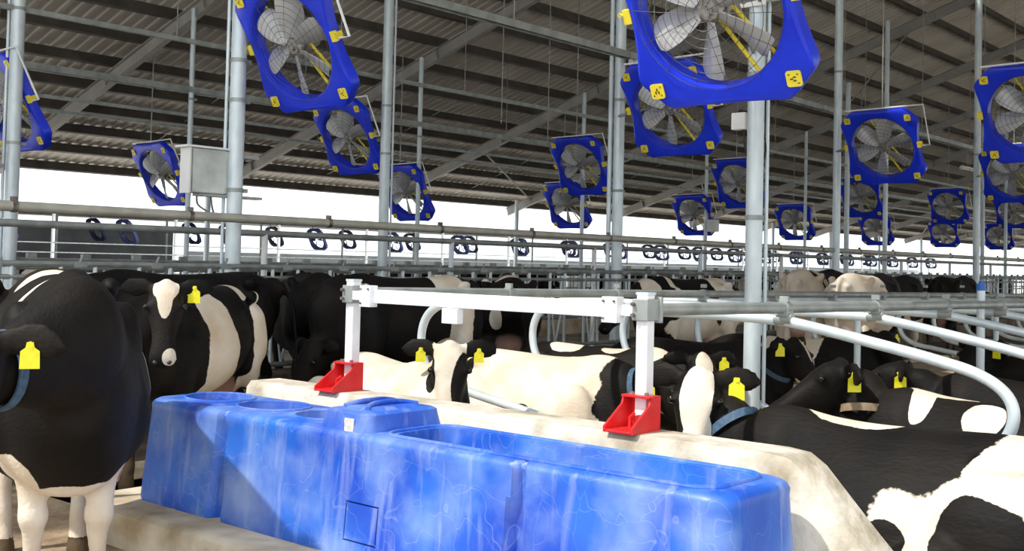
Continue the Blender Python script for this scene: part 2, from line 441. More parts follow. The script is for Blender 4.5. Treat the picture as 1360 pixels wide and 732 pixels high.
tray(17.3, 4.46, -4, 70, 'green-grey channel rail in the middle of the top left roof area', .12, .1, hang=(2, 8, 14, 20))
tray(17.8, 4.08, -4, 70, 'thin lower channel rail running below the green-grey one', .05, .05, hang=(5, 25))
tray(20.5, 4.2, -4, 70, 'thin far channel rail near the eave', .05, .05, hang=(5, 17, 29))
t = thing('tube_lamp', (26.5, 9.0, 3.95), 'white tube lamp hanging left of the tall bright column at right', 'lamp')
build('housing', MB().box((.62, 0, .045), (1.26, .07, .03)), M_white, t)
build('tube', MB().tube([(.03, 0, 0), (1.21, 0, 0)], .02, 12), M_lamp, t)
build('end_cap', MB().ball((0, 0, .02), .06), M_white, t)
build('hanger_rod', MB().tube([(.3, 0, .06), (.3, 0, .48)], .008, 6), M_rafter, t)
for (x, y) in ((12.6, 11), (15.2, 12.2), (21.2, 9.5), (22.2, 9.5), (30, 10)):
    z1 = roofz(y)
    rod('hanging_wire', (x, y, 3.6), (x, y, z1), .006, M_rafter, 'thin wire hanging from the roof', 'wire', 'hanging wires')

# control cabinet on column C2
cab = thing('control_cabinet', (6.50, 9.52, 2.09), 'galvanised metal control cabinet with a white side, bracketed to a thick column', 'cabinet')
M_cab = mat('cabinet_sheet', (.30, .32, .31), (.55, .58, .56), .28, .6, 2.5)
build('body', MB().box((0, .0, .28), (.46, .15, .44)), M_cab, cab, False, bevel=.006)
build('side_panel', MB().box((-.238, 0, .28), (.016, .16, .45)), M_white, cab, False, label='white side panel')
build('door', MB().box((0.0, -.084, .28), (.43, .014, .41)), M_cab, cab, False, label='galvanised door')
build('lid', MB().box((-.02, 0, .51), (.54, .22, .02)), M_white, cab, False)
build('upper_bracket', MB().box((.25, -.02, .46), (.7, .04, .035)), M_galv_dull, cab, False)
build('lower_bracket', MB().box((.25, -.02, .045), (.75, .12, .025)), M_galv_dull, cab, False)
for yy in (-.10, .06):
    build('cable', MB().tube(catmull([(yy, 0, .05), (yy + .03, .02, -.05), (yy * .3 + .05, -.05, -.13), (yy * .3, -.2, -.2)], 4), .010, 8), M_bolt, cab)
cab2 = thing('wall_box', (5.95, 14.2, 2.3), 'white box with a grey frame cut off by the left edge of the photo', 'cabinet')
build('body', MB().box((0, .0, .3), (.3, .5, .62)), M_white, cab2, False, bevel=.006)
build('frame', MB().box((0, -.28, .3), (.05, .04, .72)).box((0, 0, .66), (.05, .6, .04)), M_galv_dull, cab2, False)
build('arm', MB().box((.38, -.22, .3), (.5, .05, .05)), M_galv_dull, cab2, False)
bx = thing('small_box', (8.28, 4.47, 2.75), 'small white box fixed beside the thick pale column below the largest fan', 'box')
build('case', MB().box((-.02, .13, .0), (.08, .13, .14)), M_white, bx, False, bevel=.006)
build('cable', MB().tube(catmull([(-.02, .10, -.06), (-.05, .05, -.3), (-.10, -.05, -.36), (-.08, -.13, -.3), (-.04, -.11, .05), (-.04, -.1, .35)], 5), .009, 8), M_black, bx)
g = thing('small_box', (29.0, 17.0, 2.75), 'little white box under the eave beside the conduit column', 'box')
build('case', MB().box((0, 0, 0), (.2, .3, .35)), M_white, g, False)

# ------------------------------------------------------------------ fans
def fan_frame_mesh():
    N_ = 96; rs = []; hs = .66
    def R(th):
        # rounded square with corner chamfer and hollow sides
        c, s_ = abs(math.cos(th)), abs(math.sin(th))
        mx = max(c, s_); mn = min(c, s_); side = hs / mx
        off = hs * mn / mx                      # position along the side
        hollow = (.055 if c > s_ else .008) * max(0, 1 - (off / .40) ** 2)
        rr = (hs - hollow) / mx
        chf = (hs * 2 - .20) / (c + s_)
        return min(rr, chf)
    prof = []
    for k in range(N_):
        th = 2 * PI * k / N_; u = Vector((0, math.cos(th), math.sin(th))); r = R(th)
        pts = [(.525, .02), (.535, -.012), (.56, -.02), ((r - .57) * .5 + .565, -.008), (r - .03, -.012), (r - .006, 0), (r, .02), (r - .005, .11), (r - .04, .115), (.60, .12), (.56, .135), (.53, .13)]
        prof.append([Vector((x, 0, 0)) + u * q for q, x in pts])
    mb = MB(); mb.rings(prof, closed=True)
    return mb.mesh('fan_frame', M_blue, True, 35)
def blade_mesh():
    mb = MB(); rows = []
    n = 9
    for i in range(n):
        t = i / (n - 1); r = .085 + .40 * t
        w = .075 + .105 * math.sin(min(1, t * 1.5 + .15) * PI * .5) - .05 * max(0, t - .86) / .14
        tw = math.radians(52 - 26 * t)
        row = []
        for s_, th in ((-1, .003), (-.5, .004), (0, .005), (.5, .004), (1, .003)):
            y = s_ * w * .75; bow = .03 * (1 - s_ * s_)
            row.append((y, bow, th, r, tw))
        top = [Vector((-(y * math.sin(tw)) - (b + th) * math.cos(tw), y * math.cos(tw) - (b + th) * math.sin(tw), r)) for y, b, th, r, tw in row]
        bot = [Vector((-(y * math.sin(tw)) - (b - th) * math.cos(tw), y * math.cos(tw) - (b - th) * math.sin(tw), r)) for y, b, th, r, tw in reversed(row)]
        rows.append(top + bot)
    mb.rings(rows); return mb.mesh('blade', M_blade, True, 50)
def guard_mesh(x0=-.035, dome=.05, rw=.0022):
    mb = MB()
    def gx(r): return x0 - dome * (1 - (r / .54) ** 2)
    for k in range(1, 10):
        r = .06 * k
        mb.tube([(gx(r), r * math.cos(2 * PI * j / 40), r * math.sin(2 * PI * j / 40)) for j in range(40)], rw, 4, closed=True)
    for k in range(14):
        th = 2 * PI * (k + .3) / 14
        mb.tube([(gx(r), r * math.cos(th), r * math.sin(th)) for r in (.05, .2, .35, .48, .56)], rw, 4)
    return mb.mesh('wire_guard', M_wire, True, 60)
def fan_proto():
    t = thing('ventilation_fan', (0, 0, 0), 'x', 'fan', 'barn ventilation fans')
    link('frame', fan_frame_mesh(), t)
    h = MB().tube([(-.0, 0, 0), (.10, 0, 0)], .075, 16).tube([(-.03, 0, 0), (.0, 0, 0)], .04, 12)
    build('hub', h, M_hub, t)
    bm_ = blade_mesh()
    for k in range(6):
        o = link('blade', bm_, t, (.06, 0, 0)); o.rotation_euler = (2 * PI * (k + .2) / 6, 0, 0)
    build('motor', MB().tube([(.12, 0, 0), (.30, 0, 0)], .09, 16).tube([(.10, 0, 0), (.12, 0, 0)], .03, 8), M_hub, t)
    for sgn in (-1, 1):
        s_ = MB().tube([(.14, sgn * .09, .56), (.15, sgn * .07, .1), (.15, sgn * .07, -.1), (.14, sgn * .09, -.56)], .015, 8)
        s_.xf(Matrix.Rotation(math.radians(-32), 4, 'X'))
        build('motor_strut', s_, M_yellow, t, label='yellow strut')
    link('wire_guard', guard_mesh(), t)
    for sy in (-1, 1):
        for sz in (-1, 1):
            T = Matrix.Translation((-.02, sy * .515, sz * .515)) @ Matrix.Rotation(math.radians(45 * sy * sz * -1 + 45), 4, 'X')
            st = MB(); poly = []
            for cx, cy, a0 in ((.035, .035, 0), (-.035, .035, 90), (-.035, -.035, 180), (.035, -.035, 270)):
                for q in range(4):
                    an = math.radians(a0 + q * 30); poly.append((cx + .018 * math.cos(an), cy + .018 * math.sin(an)))
            P = T @ Matrix(((0, 0, 1, 0), (1, 0, 0, 0), (0, 1, 0, 0), (0, 0, 0, 1)))
            st.prism(poly, -.006, .004, P)
            so = build('warning_sticker', st, M_yellow, t, False, label='yellow warning sticker')
            mk = MB(); 
            for q in range(3): mk.box((-.008, .014 * math.cos(q * 2.1), .014 * math.sin(q * 2.1)), (.003, .020, .008), T)
            mk.box((-.008, .03, .03), (.003, .012, .006), T); mk.box((-.008, -.03, .03), (.003, .012, .006), T); mk.box((-.008, -.03, -.03), (.003, .014, .006), T)
            build('printed_mark', mk, M_mark, so, False)
    for sy in (-1, 1):
        br = MB().box((.01, sy * .625, .03), (.04, .06, .10)).box((.05, sy * .64, .03), (.10, .02, .06))
        br.tube([(-.01, sy * .655, .05), (-.01, sy * .675, .065), (-.01, sy * .69, .05), (-.01, sy * .675, .035)], .006, 6, closed=True)
        build('side_bracket', br, M_yellow, t, False, label='yellow side bracket')
    return t
fan0 = fan_proto()
# frame far fans reuse everything; x, y, z, tilt, label
TILT = -27
FANS = [
 (6.40, 3.82, 3.23, 'largest blue fan at the top of the photo, right of centre', (8.15, 4.40), 1.0),
 (6.86, 8.70, 3.58, 'big blue fan at the top left beside the thick cabinet column', (6.77, 9.42), 1.0),
 (12.73, 14.6, 3.57, 'blue fan just under the big top left fan', (12.89, 13.8), 1.0),
 (17.24, 17.8, 2.98, 'small blue fan against the sky right of the left-centre column', (17.15, 17.3), 1.0),
 (12.24, 19.5, 3.07, 'blue fan against the sky left of the control cabinet', (11.45, 17.3), 1.0),
 (6.88, 14.6, 3.44, 'blue fan half hidden behind the far left column', (6.71, 14.0), 1.0),
 (19.13, 14.47, 3.6, 'upper blue fan of the pair left of the conduit column', None, 1.0),
 (23.73, 18.36, 3.06, 'lower blue fan of the pair left of the conduit column', (23.02, 17.3), 1.0),
 (12.69, 8.14, 3.61, 'blue fan partly behind the lower edge of the largest fan', (13.24, 9.32), 1.0),
 (24.88, 13.9, 3.6, 'blue fan partly behind the thick pale column', None, 1.0),
 (29.12, 17.74, 3.05, 'small blue fan left of the thick pale column, lowest there', (29.1, 17.3), 1.0),
 (18.43, 7.58, 3.61, 'square blue fan in clear view on the right with a white hanger', (19.14, 8.7), 1.0),
 (15.19, 4.3, 3.58, 'large blue fan cut off by the right edge of the photo', None, 1.0),
 (25.1, 7.47, 3.65, 'blue fan at the right edge behind the large cut off one', (26.0, 8.5), 1.0),
 (35.05, 17.42, 3.09, 'small blue fan just right of the thick pale column', (34.57, 16.8), 1.0),
 (33.58, 14.48, 3.78, 'dark blue fan right of the slim column, under the square fan', None, 1.0),
 (42.65, 17.76, 3.11, 'small fan low behind the pole under the square fan', None, 1.0),
 (39.38, 13.84, 3.8, 'upper dark fan left of the tall bright column', None, 1.0),
 (50.41, 17.9, 3.23, 'lower small fan left of the tall bright column', None, 1.0),
 (54.07, 16.69, 3.22, 'small fan right of the tall bright column, low near the sky', None, 1.0),
 (45.03, 13.39, 3.86, 'dark fan close to the right edge, between two other fans', None, 1.0),
]
def place_fan(x, y, z, lab, colxy, first):
    t = fan0 if first else copy_tree(fan0)
    t.location = (x, y, z); t.rotation_euler = (0, math.radians(TILT), 0); t['label'] = lab
    Mi = (Matrix.Translation((x, y, z)) @ Matrix.Rotation(math.radians(TILT), 4, 'Y')).inverted()
    zt = roofz(y) + .13
    mb = MB()
    if colxy and colxy[0] > x + .3:
        cx, cy = colxy
        ra = MB().tube([Vector((.28, 0, 0)), Vector((.36, 0, .02)), Mi @ Vector((cx - .05, cy, z + .05))], .022, 8)
        build('rear_arm', ra, M_galv_dull, t)
    # white hanger: bar over the top and a drop rod on the right
    A = Vector((.06, -.67, .70)); 
    mb.tube([Vector((.05, .55, .675)), Vector((.05, -.78, .70)), Vector((.05, -.78, .0)), Vector((.03, -.66, .0))], .014, 8)
    build('hanger_frame', mb, M_white_metal, t, label='white hanger frame')
    ro = MB(); w = Vector((x, y, z)); tp = Mi.inverted() @ Vector((.05, -.1, .68))
    ro.tube([Mi @ tp, Mi @ Vector((tp.x, tp.y, zt))], .010, 6)
    build('hanger_rod', ro, M_galv_dull, t)
for i, (x, y, z, lab, cxy, s_) in enumerate(FANS):
    place_fan(x, y, z, lab, cxy, i == len(FANS) + 5)
fan0.location = (20.6, 4.3, 3.6); fan0.rotation_euler = (0, math.radians(TILT), 0); fan0['label'] = 'fan beyond the right edge of the photo'

# arm of the largest fan
arm = thing('support_arm', (8.15, 4.4, 3.72), 'bright horizontal arm reaching right from the thick pale column', 'bar')
build('bar', MB().box((.0, -1.15, .0), (.07, 2.3, .06)), M_white_metal, arm, False)
build('clamp_plate', MB().box((-.08, 0, .0), (.03, .22, .16)), M_white_metal, arm, False, bevel=.004)
build('bolt', MB().tube([(-.11, .07, .04), (-.08, .07, .04)], .014, 8), M_bolt, arm)
build('bolt', MB().tube([(-.11, -.07, .04), (-.08, -.07, .04)], .014, 8), M_bolt, arm)
build('bolt', MB().tube([(-.11, .07, -.04), (-.08, .07, -.04)], .014, 8), M_bolt, arm)
build('bolt', MB().tube([(-.11, -.07, -.04), (-.08, -.07, -.04)], .014, 8), M_bolt, arm)

# far shed beyond the yard with its own little fans
struct('far_shed_roof', MB().box((70, 56, 3.62), (190, 13, .10)), M_purlin)
struct('wall_far_grey', MB().box((20, 62, 1.35), (40, .2, 3.4)), M_grey_wall)
struct('wall_far_white', MB().box((103, 62.2, .75), (124, .2, 2.0)), M_far_wall)
far_me = None
ff = MB()
def far_fan():
    mb = MB(); N_ = 24; prof = []
    for k in range(N_):
        th = 2 * PI * k / N_; u = Vector((0, math.cos(th), math.sin(th))); mx = max(abs(u.y), abs(u.z)); r = min(.66 / mx, 1.13 / (abs(u.y) + abs(u.z)))
        prof.append([u * .54, u * .56 + Vector((-.02, 0, 0)), u * r + Vector((-.02, 0, 0)), u * r + Vector((.12, 0, 0)), u * .56 + Vector((.15, 0, 0))])
    mb.rings(prof, closed=True)
    for k in range(6):
        u = Vector((0, math.cos(k * PI / 3), math.sin(k * PI / 3))); w = Vector((.04, -u.z * .09, u.y * .09))
        mb.add([u * .08 - w * .5, u * .08 + w * .5, u * .5 + w, u * .5 - w], [(0, 1, 2, 3)])
    mb.tube([(.05, 0, .6), (.05, 0, 1.25)], .02, 6)
    return mb.mesh('far_fan', M_far_fan, False)
fm = far_fan()
for i in range(22):
    for row, yy in enumerate((50.5, 57)):
        o = link('distant_fan', fm, None, (12 + i * 6 + row * 2, yy, 2.55 + .2 * row)); o.rotation_euler = (0, math.radians(TILT), 0)
        tag(o, 'tiny dark fan hanging under the shed roof beyond the yard', 'fan', 'fans in the distant shed')
pm = MB().tube([(0, 0, -.25), (0, 0, 3.6)], .09, 10).mesh('shed_post', M_white_metal)
pm2 = MB().tube([(0, 0, -.25), (0, 0, 3.6)], .07, 10).mesh('shed_post', M_galv_dull)
for i in range(40):
    o = link('shed_post', pm if i % 2 else pm2, None, (10 + i * 3.3, 51 if i % 2 else 57, 0)); tag(o, 'distant shed post standing against the bright yard', 'post', 'posts of the distant shed')
for k, z in enumerate((.55, 1.5, 1.95)):
    tag(build('yard_rail', MB().tube([(0, 49.9, z), (140, 49.9, z)], .03, 8), M_galv_dull), ['lowest', 'middle', 'highest'][k] + ' thin horizontal rail of the distant shed', 'rail')
tp = thing('blue_tarp', (14.5, 49.3, -.25), 'pale blue tarpaulin heap far away behind the left column', 'tarpaulin')
build('sheet', MB().box((0, 0, .9), (6, 1.5, 1.1)).box((5.2, .2, .65), (3.6, 1.2, .7)), M_tarp, tp, bevel=.1)

# ------------------------------------------------------------------ headlock feed fences
def headlock(full):
    """3 m panel, local origin at left base on the curb top"""
    t = thing('headlock_panel', (0, 0, 0), 'galvanised self-locking feed fence panel on the curb behind the standing cows', 'fence', 'feed fence panels') 
    for nm, z, r in (('bottom_rail', .06, .026), ('middle_rail', .93, .022), ('top_rail', 1.04, .028)):
        build(nm, MB().tube([(0, 0, z), (3, 0, z)], r, 8), M_galv_dull, t)
    b1 = MB().tube([(0, 0, .06), (0, 0, 1.04)], .019, 8).mesh('bar', M_galv)
    b2 = MB().tube([(-.16, 0, .08), (-.03, 0, .5), (-.05, 0, .93)], .015, 8).tube([(-.16, 0, .08), (-.22, 0, .45), (-.20, 0, .5)], .012, 6).mesh('swing_bar', M_galv)
    b3 = MB().box((0, 0, 1.04), (.12, .06, .05)).tube([(0, 0, 1.05), (.03, 0, 1.12)], .012, 6).mesh('latch', M_galv_dull)
    for k in range(4):
        x = .37 + k * .75
        link('bar', b1, t, (x - .19, 0, 0)); link('bar', b1, t, (x + .13, 0, 0))
        link('swing_bar', b2, t, (x + .10, 0, 0)); link('latch', b3, t, (x - .02, 0, 0))
    return t
h0 = headlock(True)
for i in range(22):
    t = h0 if i == 0 else copy_tree(h0)
    t.location = (3.2 + i * 3.0, 9.24, .40)
# far fence: one mesh per panel
fmb = MB()
for z in (.06, .55, .93, 1.04): fmb.tube([(0, 0, z), (3, 0, z)], .026, 6)
for k in range(8): fmb.tube([(.2 + k * .375, 0, .06), (.2 + k * .375 + (.08 if k % 2 else 0), 0, 1.04)], .018, 6)
for k in range(4): fmb.box((.37 + k * .75, 0, 1.08), (.12, .06, .08))
ffm = fmb.mesh('feed_fence', M_galv_dull)
for row, (y, z) in enumerate(((14.15, .40), (19.6, .3), (23.6, .1))):
    for i in range(24):
        o = link('feed_fence', ffm, None, (2.2 + i * 3.0 + row * .7, y, z))
        if row == 0: tag(o, 'grey fence panel across the feed lane, behind the nearer feed fence', 'fence', 'far feed fence panels')
        else: tag(o, 'distant grey rail fence panel near the open side of the barn', 'fence', 'distant rail panels')

# ------------------------------------------------------------------ curb, end wall, trough
def roundrect(x0, x1, y0, y1, r, n=6):
    pts = []
    for cx, cy, a0 in ((x1 - r, y1 - r, 0), (x0 + r, y1 - r, 90), (x0 + r, y0 + r, 180), (x1 - r, y0 + r, 270)):
        for k in range(n + 1):
            an = math.radians(a0 + 90 * k / n); pts.append((cx + r * math.cos(an), cy + r * math.sin(an)))
    return pts
cb = MB()
rs = []
for z, d, in ((-.1, 0), (.12, 0), (.17, .015), (.19, .05)):
    rs.append([Vector((x, y, z)) for x, y in roundrect(3.24 + d, 4.5 - d, 1.2 + d, 5.98 - d, .08)])
cb.rings(rs)
struct('trim_5', cb, M_curb, 'low concrete plinth under the blue water trough', smooth=True)
# end wall with sloping end
prof = lambda y, zt: [(4.10, y, .1), (4.47, y, .1), (4.43, y, zt - .03), (4.41, y, zt), (4.20, y, zt), (4.17, y, zt - .035)]
st = [(1.42, .15), (1.58, .28), (1.80, .50), (2.03, .745), (2.10, .79), (2.2, .80)] + [(2.2 + 3.42 * k / 12, .80) for k in range(1, 13)]
ew = MB().rings([[Vector(q) for q in prof(y, z)] for y, z in st])
struct('wall_end', ew, M_conc, 'low concrete wall behind the water trough with a sloping end', smooth=True)

def dense(poly, step=.025):
    out = []
    for i in range(len(poly)):
        a_ = Vector(poly[i]); b_ = Vector(poly[(i + 1) % len(poly)]); n = max(1, int((b_ - a_).length / step))
        for k in range(n): out.append(a_.lerp(b_, k / n))
    return out
TX0, TX1, TY0, TY1 = 3.52, 4.05, 1.98, 5.66
def trough_ring(z, inset, flare):
    base = dense([p for p in roundrect(TX0, TX1, TY0, TY1, .11, 8)])
    cx, cy = (TX0 + TX1) / 2, (TY0 + TY1) / 2
    out = []
    zt = (z - .19) / .56
    for q in base:
        x, y = q.x, q.y
        hx, hy = (TX1 - TX0) / 2, (TY1 - TY0) / 2
        x = cx + (x - cx) * (hx - inset + flare) / hx; y = cy + (y - cy) * (hy - inset + flare * .6) / hy
        if x < TX0 + .06:
            for yg, wb, wt in ((2.93, .070, .018), (4.93, .055, .025)):
                w = wb + (wt - wb) * zt
                d = abs(y - yg)
                if d < w: x += .062 * (1 - .55 * max(0, min(1, zt)) ** 3) * min(1, (w - d) / (w * .35))
            for yg in (3.35, 5.3):
                d = abs(y - yg)
                if d < .03: x += .010 * (1 - d / .03)
        out.append(Vector((x, y, z)))
    return out
zs = [(.19, .0, .045), (.21, 0, .05), (.30, 0, .043), (.40, 0, .034), (.5, 0, .025), (.6, 0, .016), (.69, 0, .008), (.715, 0, .010), (.735, .006, .006), (.747, .02, 0), (.75, .045, 0)]
tb = MB().rings([trough_ring(*q) for q in zs])
def cutter(x0, x1, y0, y1, z0, r, taper=.05):
    mb = MB()
    mb.rings([[Vector((x, y, z0)) for x, y in roundrect(x0 + taper, x1 - taper, y0 + taper, y1 - taper, r)],
              [Vector((x, y, .66)) for x, y in roundrect(x0 + .02, x1 - .02, y0 + .02, y1 - .02, r)],
              [Vector((x, y, .70)) for x, y in roundrect(x0 + .012, x1 - .012, y0 + .012, y1 - .012, r)],
              [Vector((x, y, .90)) for x, y in roundrect(x0, x1, y0, y1, r)]])
    return mb
cut1 = cutter(3.585, 3.975, 2.10, 3.78, .40, .10)
def oval(cx, cy, rx, ry, z0):
    c = []
    for z, k in ((z0, .55), (z0 + .1, .85), (.72, .97), (.745, 1.0), (.9, 1.1)):
        c.append([Vector((cx + rx * k * math.cos(2 * PI * q / 32), cy + ry * k * math.sin(2 * PI * q / 32), z)) for q in range(32)])
    return MB().rings(c)
tme = baked(tb, [('BOOLEAN', dict(operation='DIFFERENCE', solver='EXACT', object=cut1)),
                 ('BOOLEAN', dict(operation='DIFFERENCE', solver='EXACT', object=oval(3.80, 5.36, .17, .20, .42))),
                 ('BOOLEAN', dict(operation='DIFFERENCE', solver='EXACT', object=oval(3.80, 4.88, .17, .20, .42))),
                 ('BOOLEAN', dict(operation='DIFFERENCE', solver='EXACT', object=oval(3.80, 4.42, .17, .17, .42)))])
slots = MB()
def xfr(z): return 3.52 - (.75 - z) / .56 * .047
slots.box((xfr(.27), 3.825, .27), (.03, .22, .008)); slots.box((xfr(.44), 3.825, .44), (.03, .22, .008))
slots2 = MB()
for yy in (3.72, 3.93):
    slots2.rings([[Vector((xfr(z) + dx, yy + dy, z)) for dx, dy in ((-.015, -.004), (.015, -.004), (.015, .004), (-.015, .004))] for z in (.276, .434)])
tmb = MB(); tmb.v = [tuple(v.co) for v in tme.vertices]; tmb.f = [tuple(p.vertices) for p in tme.polygons]
tme = baked(tmb, [('BOOLEAN', dict(operation='DIFFERENCE', solver='EXACT', object=slots)), ('BOOLEAN', dict(operation='DIFFERENCE', solver='EXACT', object=slots2))])
TR = thing('water_trough', (3.78, 3.8, .19), 'long scratched blue plastic water trough on the concrete plinth', 'trough')
for v in tme.vertices: v.co -= Vector((3.78, 3.8, .19))
link('body', shade(tme, M_trough, 38), TR)
def trp(name, mb, mt, parent=TR, smooth=True, label=None, bevel=0):
    mb.xf(Matrix.Translation((-3.78, -3.8, -.19))); return build(name, mb, mt, parent, smooth, label=label, bevel=bevel)
lid = MB()
ls = []
for z, d in ((.742, -.012), (.80, .0), (.825, .004), (.835, .02), (.835, .06), (.848, .075), (.85, .10)):
    ls.append([Vector((x, y, z)) for x, y in roundrect(3.55 + d, 4.03 - d, 3.86 + d, 4.20 - d, .05)])
lid.rings(ls)
lid_o = trp('float_cover', lid, M_trough, label='raised blue lid between the basins')
for k in (0, 1):
    trp('rib', MB().tube(catmull([(3.62, 3.95 + k * .16, .846), (3.70, 3.99 + k * .1, .862), (3.85, 3.99 + k * .1, .862), (3.95, 3.95 + k * .16, .846)], 5), .012, 8), M_trough)
tx = math.atan
trp('label_sticker', MB().box((3.541, 3.985, .775), (.006, .062, .062)), mat('sticker', (.55, .55, .52), (.8, .8, .76), .5, 0, 60, lo=.45, hi=.55), lid_o, False, label='plain whitish sticker')
# embossed square outline on the front
def xf_front(z): return 3.52 - (.75 - z) / .56 * .047
trp('rim', MB().tube([(x, y, .752) for x, y in roundrect(3.565, 4.00, 2.075, 3.805, .115)], .011, 8, closed=True), M_trough)
for cy, ry in ((5.36, .2), (4.88, .2), (4.42, .17)):
    trp('well_rim', MB().tube([(3.8 + .18 * math.cos(2 * PI * q / 32), cy + (ry + .01) * math.sin(2 * PI * q / 32), .752) for q in range(32)], .009, 8, closed=True), M_trough)
trp('drain_plug', MB().tube([(3.87, 1.965, .40), (3.87, 1.925, .40)], .022, 12), M_black)
tag(build('trough_water', MB().prism(roundrect(3.605, 3.955, 2.12, 3.76, .09), .50, .615), M_water, None, False), 'clear water filling the near basin of the blue trough', 'water')['kind'] = 'stuff'

# ------------------------------------------------------------------ end rail with red feet
def red_foot(x, y, lab):
    t = thing('red_bracket', (x, y, .80), lab, 'bracket'); t.scale = (.80, .90, .90)
    # base tray toward -X, upright plate at the post, sloping cheeks
    build('base', MB().prism([(-.22, -.085), (.06, -.085), (.06, .085), (-.22, .085)], 0, .014), M_red, t, False, bevel=.004)
    build('back_plate', MB().box((.05, 0, .085), (.014, .17, .17)).box((.0, 0, .17), (.11, .17, .012)), M_red, t, False, bevel=.003)
    for s_ in (-1, 1):
        P = Matrix.Translation((0, s_ * .082, 0)) @ Matrix.Rotation(PI / 2, 4, 'X')
        build('side_cheek', MB().prism([(-.22, 0), (.06, 0), (.06, .175), (-.03, .175), (-.05, .13), (-.22, .03)], -.006, .006, P), M_red, t, False)
    build('rib', MB().tube([(-.10, 0, .01), (-.10, 0, .07), (-.06, 0, .085)], .010, 8).box((-.03, 0, .04), (.06, .012, .07)), M_red, t)
    build('bolt', MB().tube([(-.012, .045, .19), (-.012, .045, .165)], .012, 8), M_bolt, t)
    build('bolt', MB().tube([(-.012, -.045, .19), (-.012, -.045, .165)], .012, 8), M_bolt, t)
    return t
PX = 4.36
def sqpost(x, y, z0, z1, lab):
    t = thing('rail_post', (x, y, z0), lab, 'post')
    build('tube', MB().box((0, 0, (z1 - z0) / 2), (.062, .062, z1 - z0)), M_white_metal, t, False, bevel=.006)
    build('cap', MB().box((0, 0, z1 - z0 + .004), (.066, .066, .012)), M_galv, t, False)
    cl = MB().box((.0, 0, 1.345 - z0), (.10, .085, .10)).box((0.055, 0, 1.345 - z0), (.02, .11, .12))
    build('clamp', cl, M_galv_dull, t, False, bevel=.004)
    build('bolt', MB().tube([(-.07, .03, 1.37 - z0), (-.05, .03, 1.37 - z0)], .009, 8), M_bolt, t)
    build('bolt', MB().tube([(-.07, .03, 1.32 - z0), (-.05, .03, 1.32 - z0)], .009, 8), M_bolt, t)
    return t
YA, YB = 2.90, 4.90
sqpost(PX, YA, .82, 1.415, 'nearer square galvanised post rising from a red bracket on the wall')
sqpost(PX, YB, .82, 1.42, 'farther square galvanised post rising from a red bracket on the wall')
red_foot(PX - .03, YA, 'nearer bright red plastic bracket on the concrete wall')
red_foot(PX - .03, YB, 'farther bright red plastic bracket on the concrete wall')
beam = thing('end_beam', (PX - .03, YA + .15, 1.31), 'bright white rectangular beam between the two square posts', 'beam')
build('bar', MB().box((0, (YB - YA) / 2 - .15, .03), (.045, YB - YA - .22, .075)), M_white_metal, beam, False, bevel=.004)
build('inner_bar', MB().box((0, (YB - YA) / 2 - .15, .03), (.035, YB - YA, .05)), M_white_metal, beam, False)
for yy in (-.0, YB - YA - .33):
    c = MB().box((-.02, yy, .03), (.06, .085, .12)); build('clamp_plate', c, M_white_metal, beam, False, bevel=.003)
    build('bolt', MB().tube([(-.058, yy + .03, .07), (-.045, yy + .03, .07)], .006, 8), M_bolt, beam)
    build('bolt', MB().tube([(-.058, yy - .03, .07), (-.045, yy - .03, .07)], .006, 8), M_bolt, beam)
    build('bolt', MB().tube([(-.058, yy + .03, -.01), (-.045, yy + .03, -.01)], .006, 8), M_bolt, beam)
build('hanging_plate', MB().box((-.01, 1.03, -.05), (.05, .11, .08)), M_white_metal, beam, False, bevel=.003)
# neck rails
for (y, z, lab) in ((YA, 1.345, 'nearer horizontal neck rail above the lying cows, fixed to the near post'), (YB, 1.355, 'farther horizontal neck rail above the lying cows')):
    t = thing('neck_rail', (PX, y, z), lab, 'rail')
    build('tube', MB().tube([(.02, 0, 0), (30, 0, -.27)], .031, 14), M_galv_dull, t)
    for i in range(14):
        x = 1.37 + i * 1.25
        build('clamp', MB().tube([(x - .025, 0, -.009 * x), (x + .025, 0, -.009 * x)], .040, 12).box((x, 0, .04 - .002 * x), (.02, .05, .03)), M_galv_dull, t)
# stall dividers
def divider_me(far=True):
    r = .030
    near = [(4.0, .05), (4.0, .35), (3.75, .50), (2.42, .62), (2.05, .60), (1.86, .64), (1.74, .74), (1.69, .86), (1.72, .97), (1.84, 1.055), (2.05, 1.115), (2.5, 1.205), (2.82, 1.262), (2.95, 1.275)]
    fars = [(3.3, 1.285), (4.7, 1.29), (5.2, 1.29), (5.45, 1.27), (5.62, 1.20), (5.70, 1.08), (5.70, .92), (5.62, .78), (5.45, .70), (5.2, .66), (4.5, .54), (4.22, .38), (4.2, .05)]
    pts = catmull(near + fars, 5)
    mb = MB().tube([Vector((0, y, z)) for y, z in pts], r, 12)
    return mb
dm = divider_me().mesh('divider', M_galv)
cpm = MB()
cpm.box((0, 0, 1.325), (.075, .07, .05)).tube([(0, -.05, 1.28), (0, .05, 1.28)], .036, 12)
cpm = cpm.mesh('clamp', M_galv_dull)
sup = MB().tube([(0, 4.0, .05), (0, 4.0, 1.29)], .03, 10).mesh('support', M_galv)
labs = ['nearest looped stall divider pipe, bending down beside the foreground cow', 'second looped stall divider pipe from the end wall', 'third looped stall divider pipe from the end wall']
for i in range(14):
    x = 5.73 + i * 1.25
    t = thing('stall_divider', (x, 0, -.009 * (x - 4.4)), labs[i] if i < 3 else 'distant looped stall divider pipe in the row of stalls', 'divider', None if i < 3 else 'distant stall dividers')
    link('loop_pipe', dm, t); link('clamp', cpm, t, (0, YA, 0)); link('clamp', cpm, t, (0, YB, 0))
    if i > 0 and i % 3 == 0: link('support_post', sup, t, (0, .1, 0))
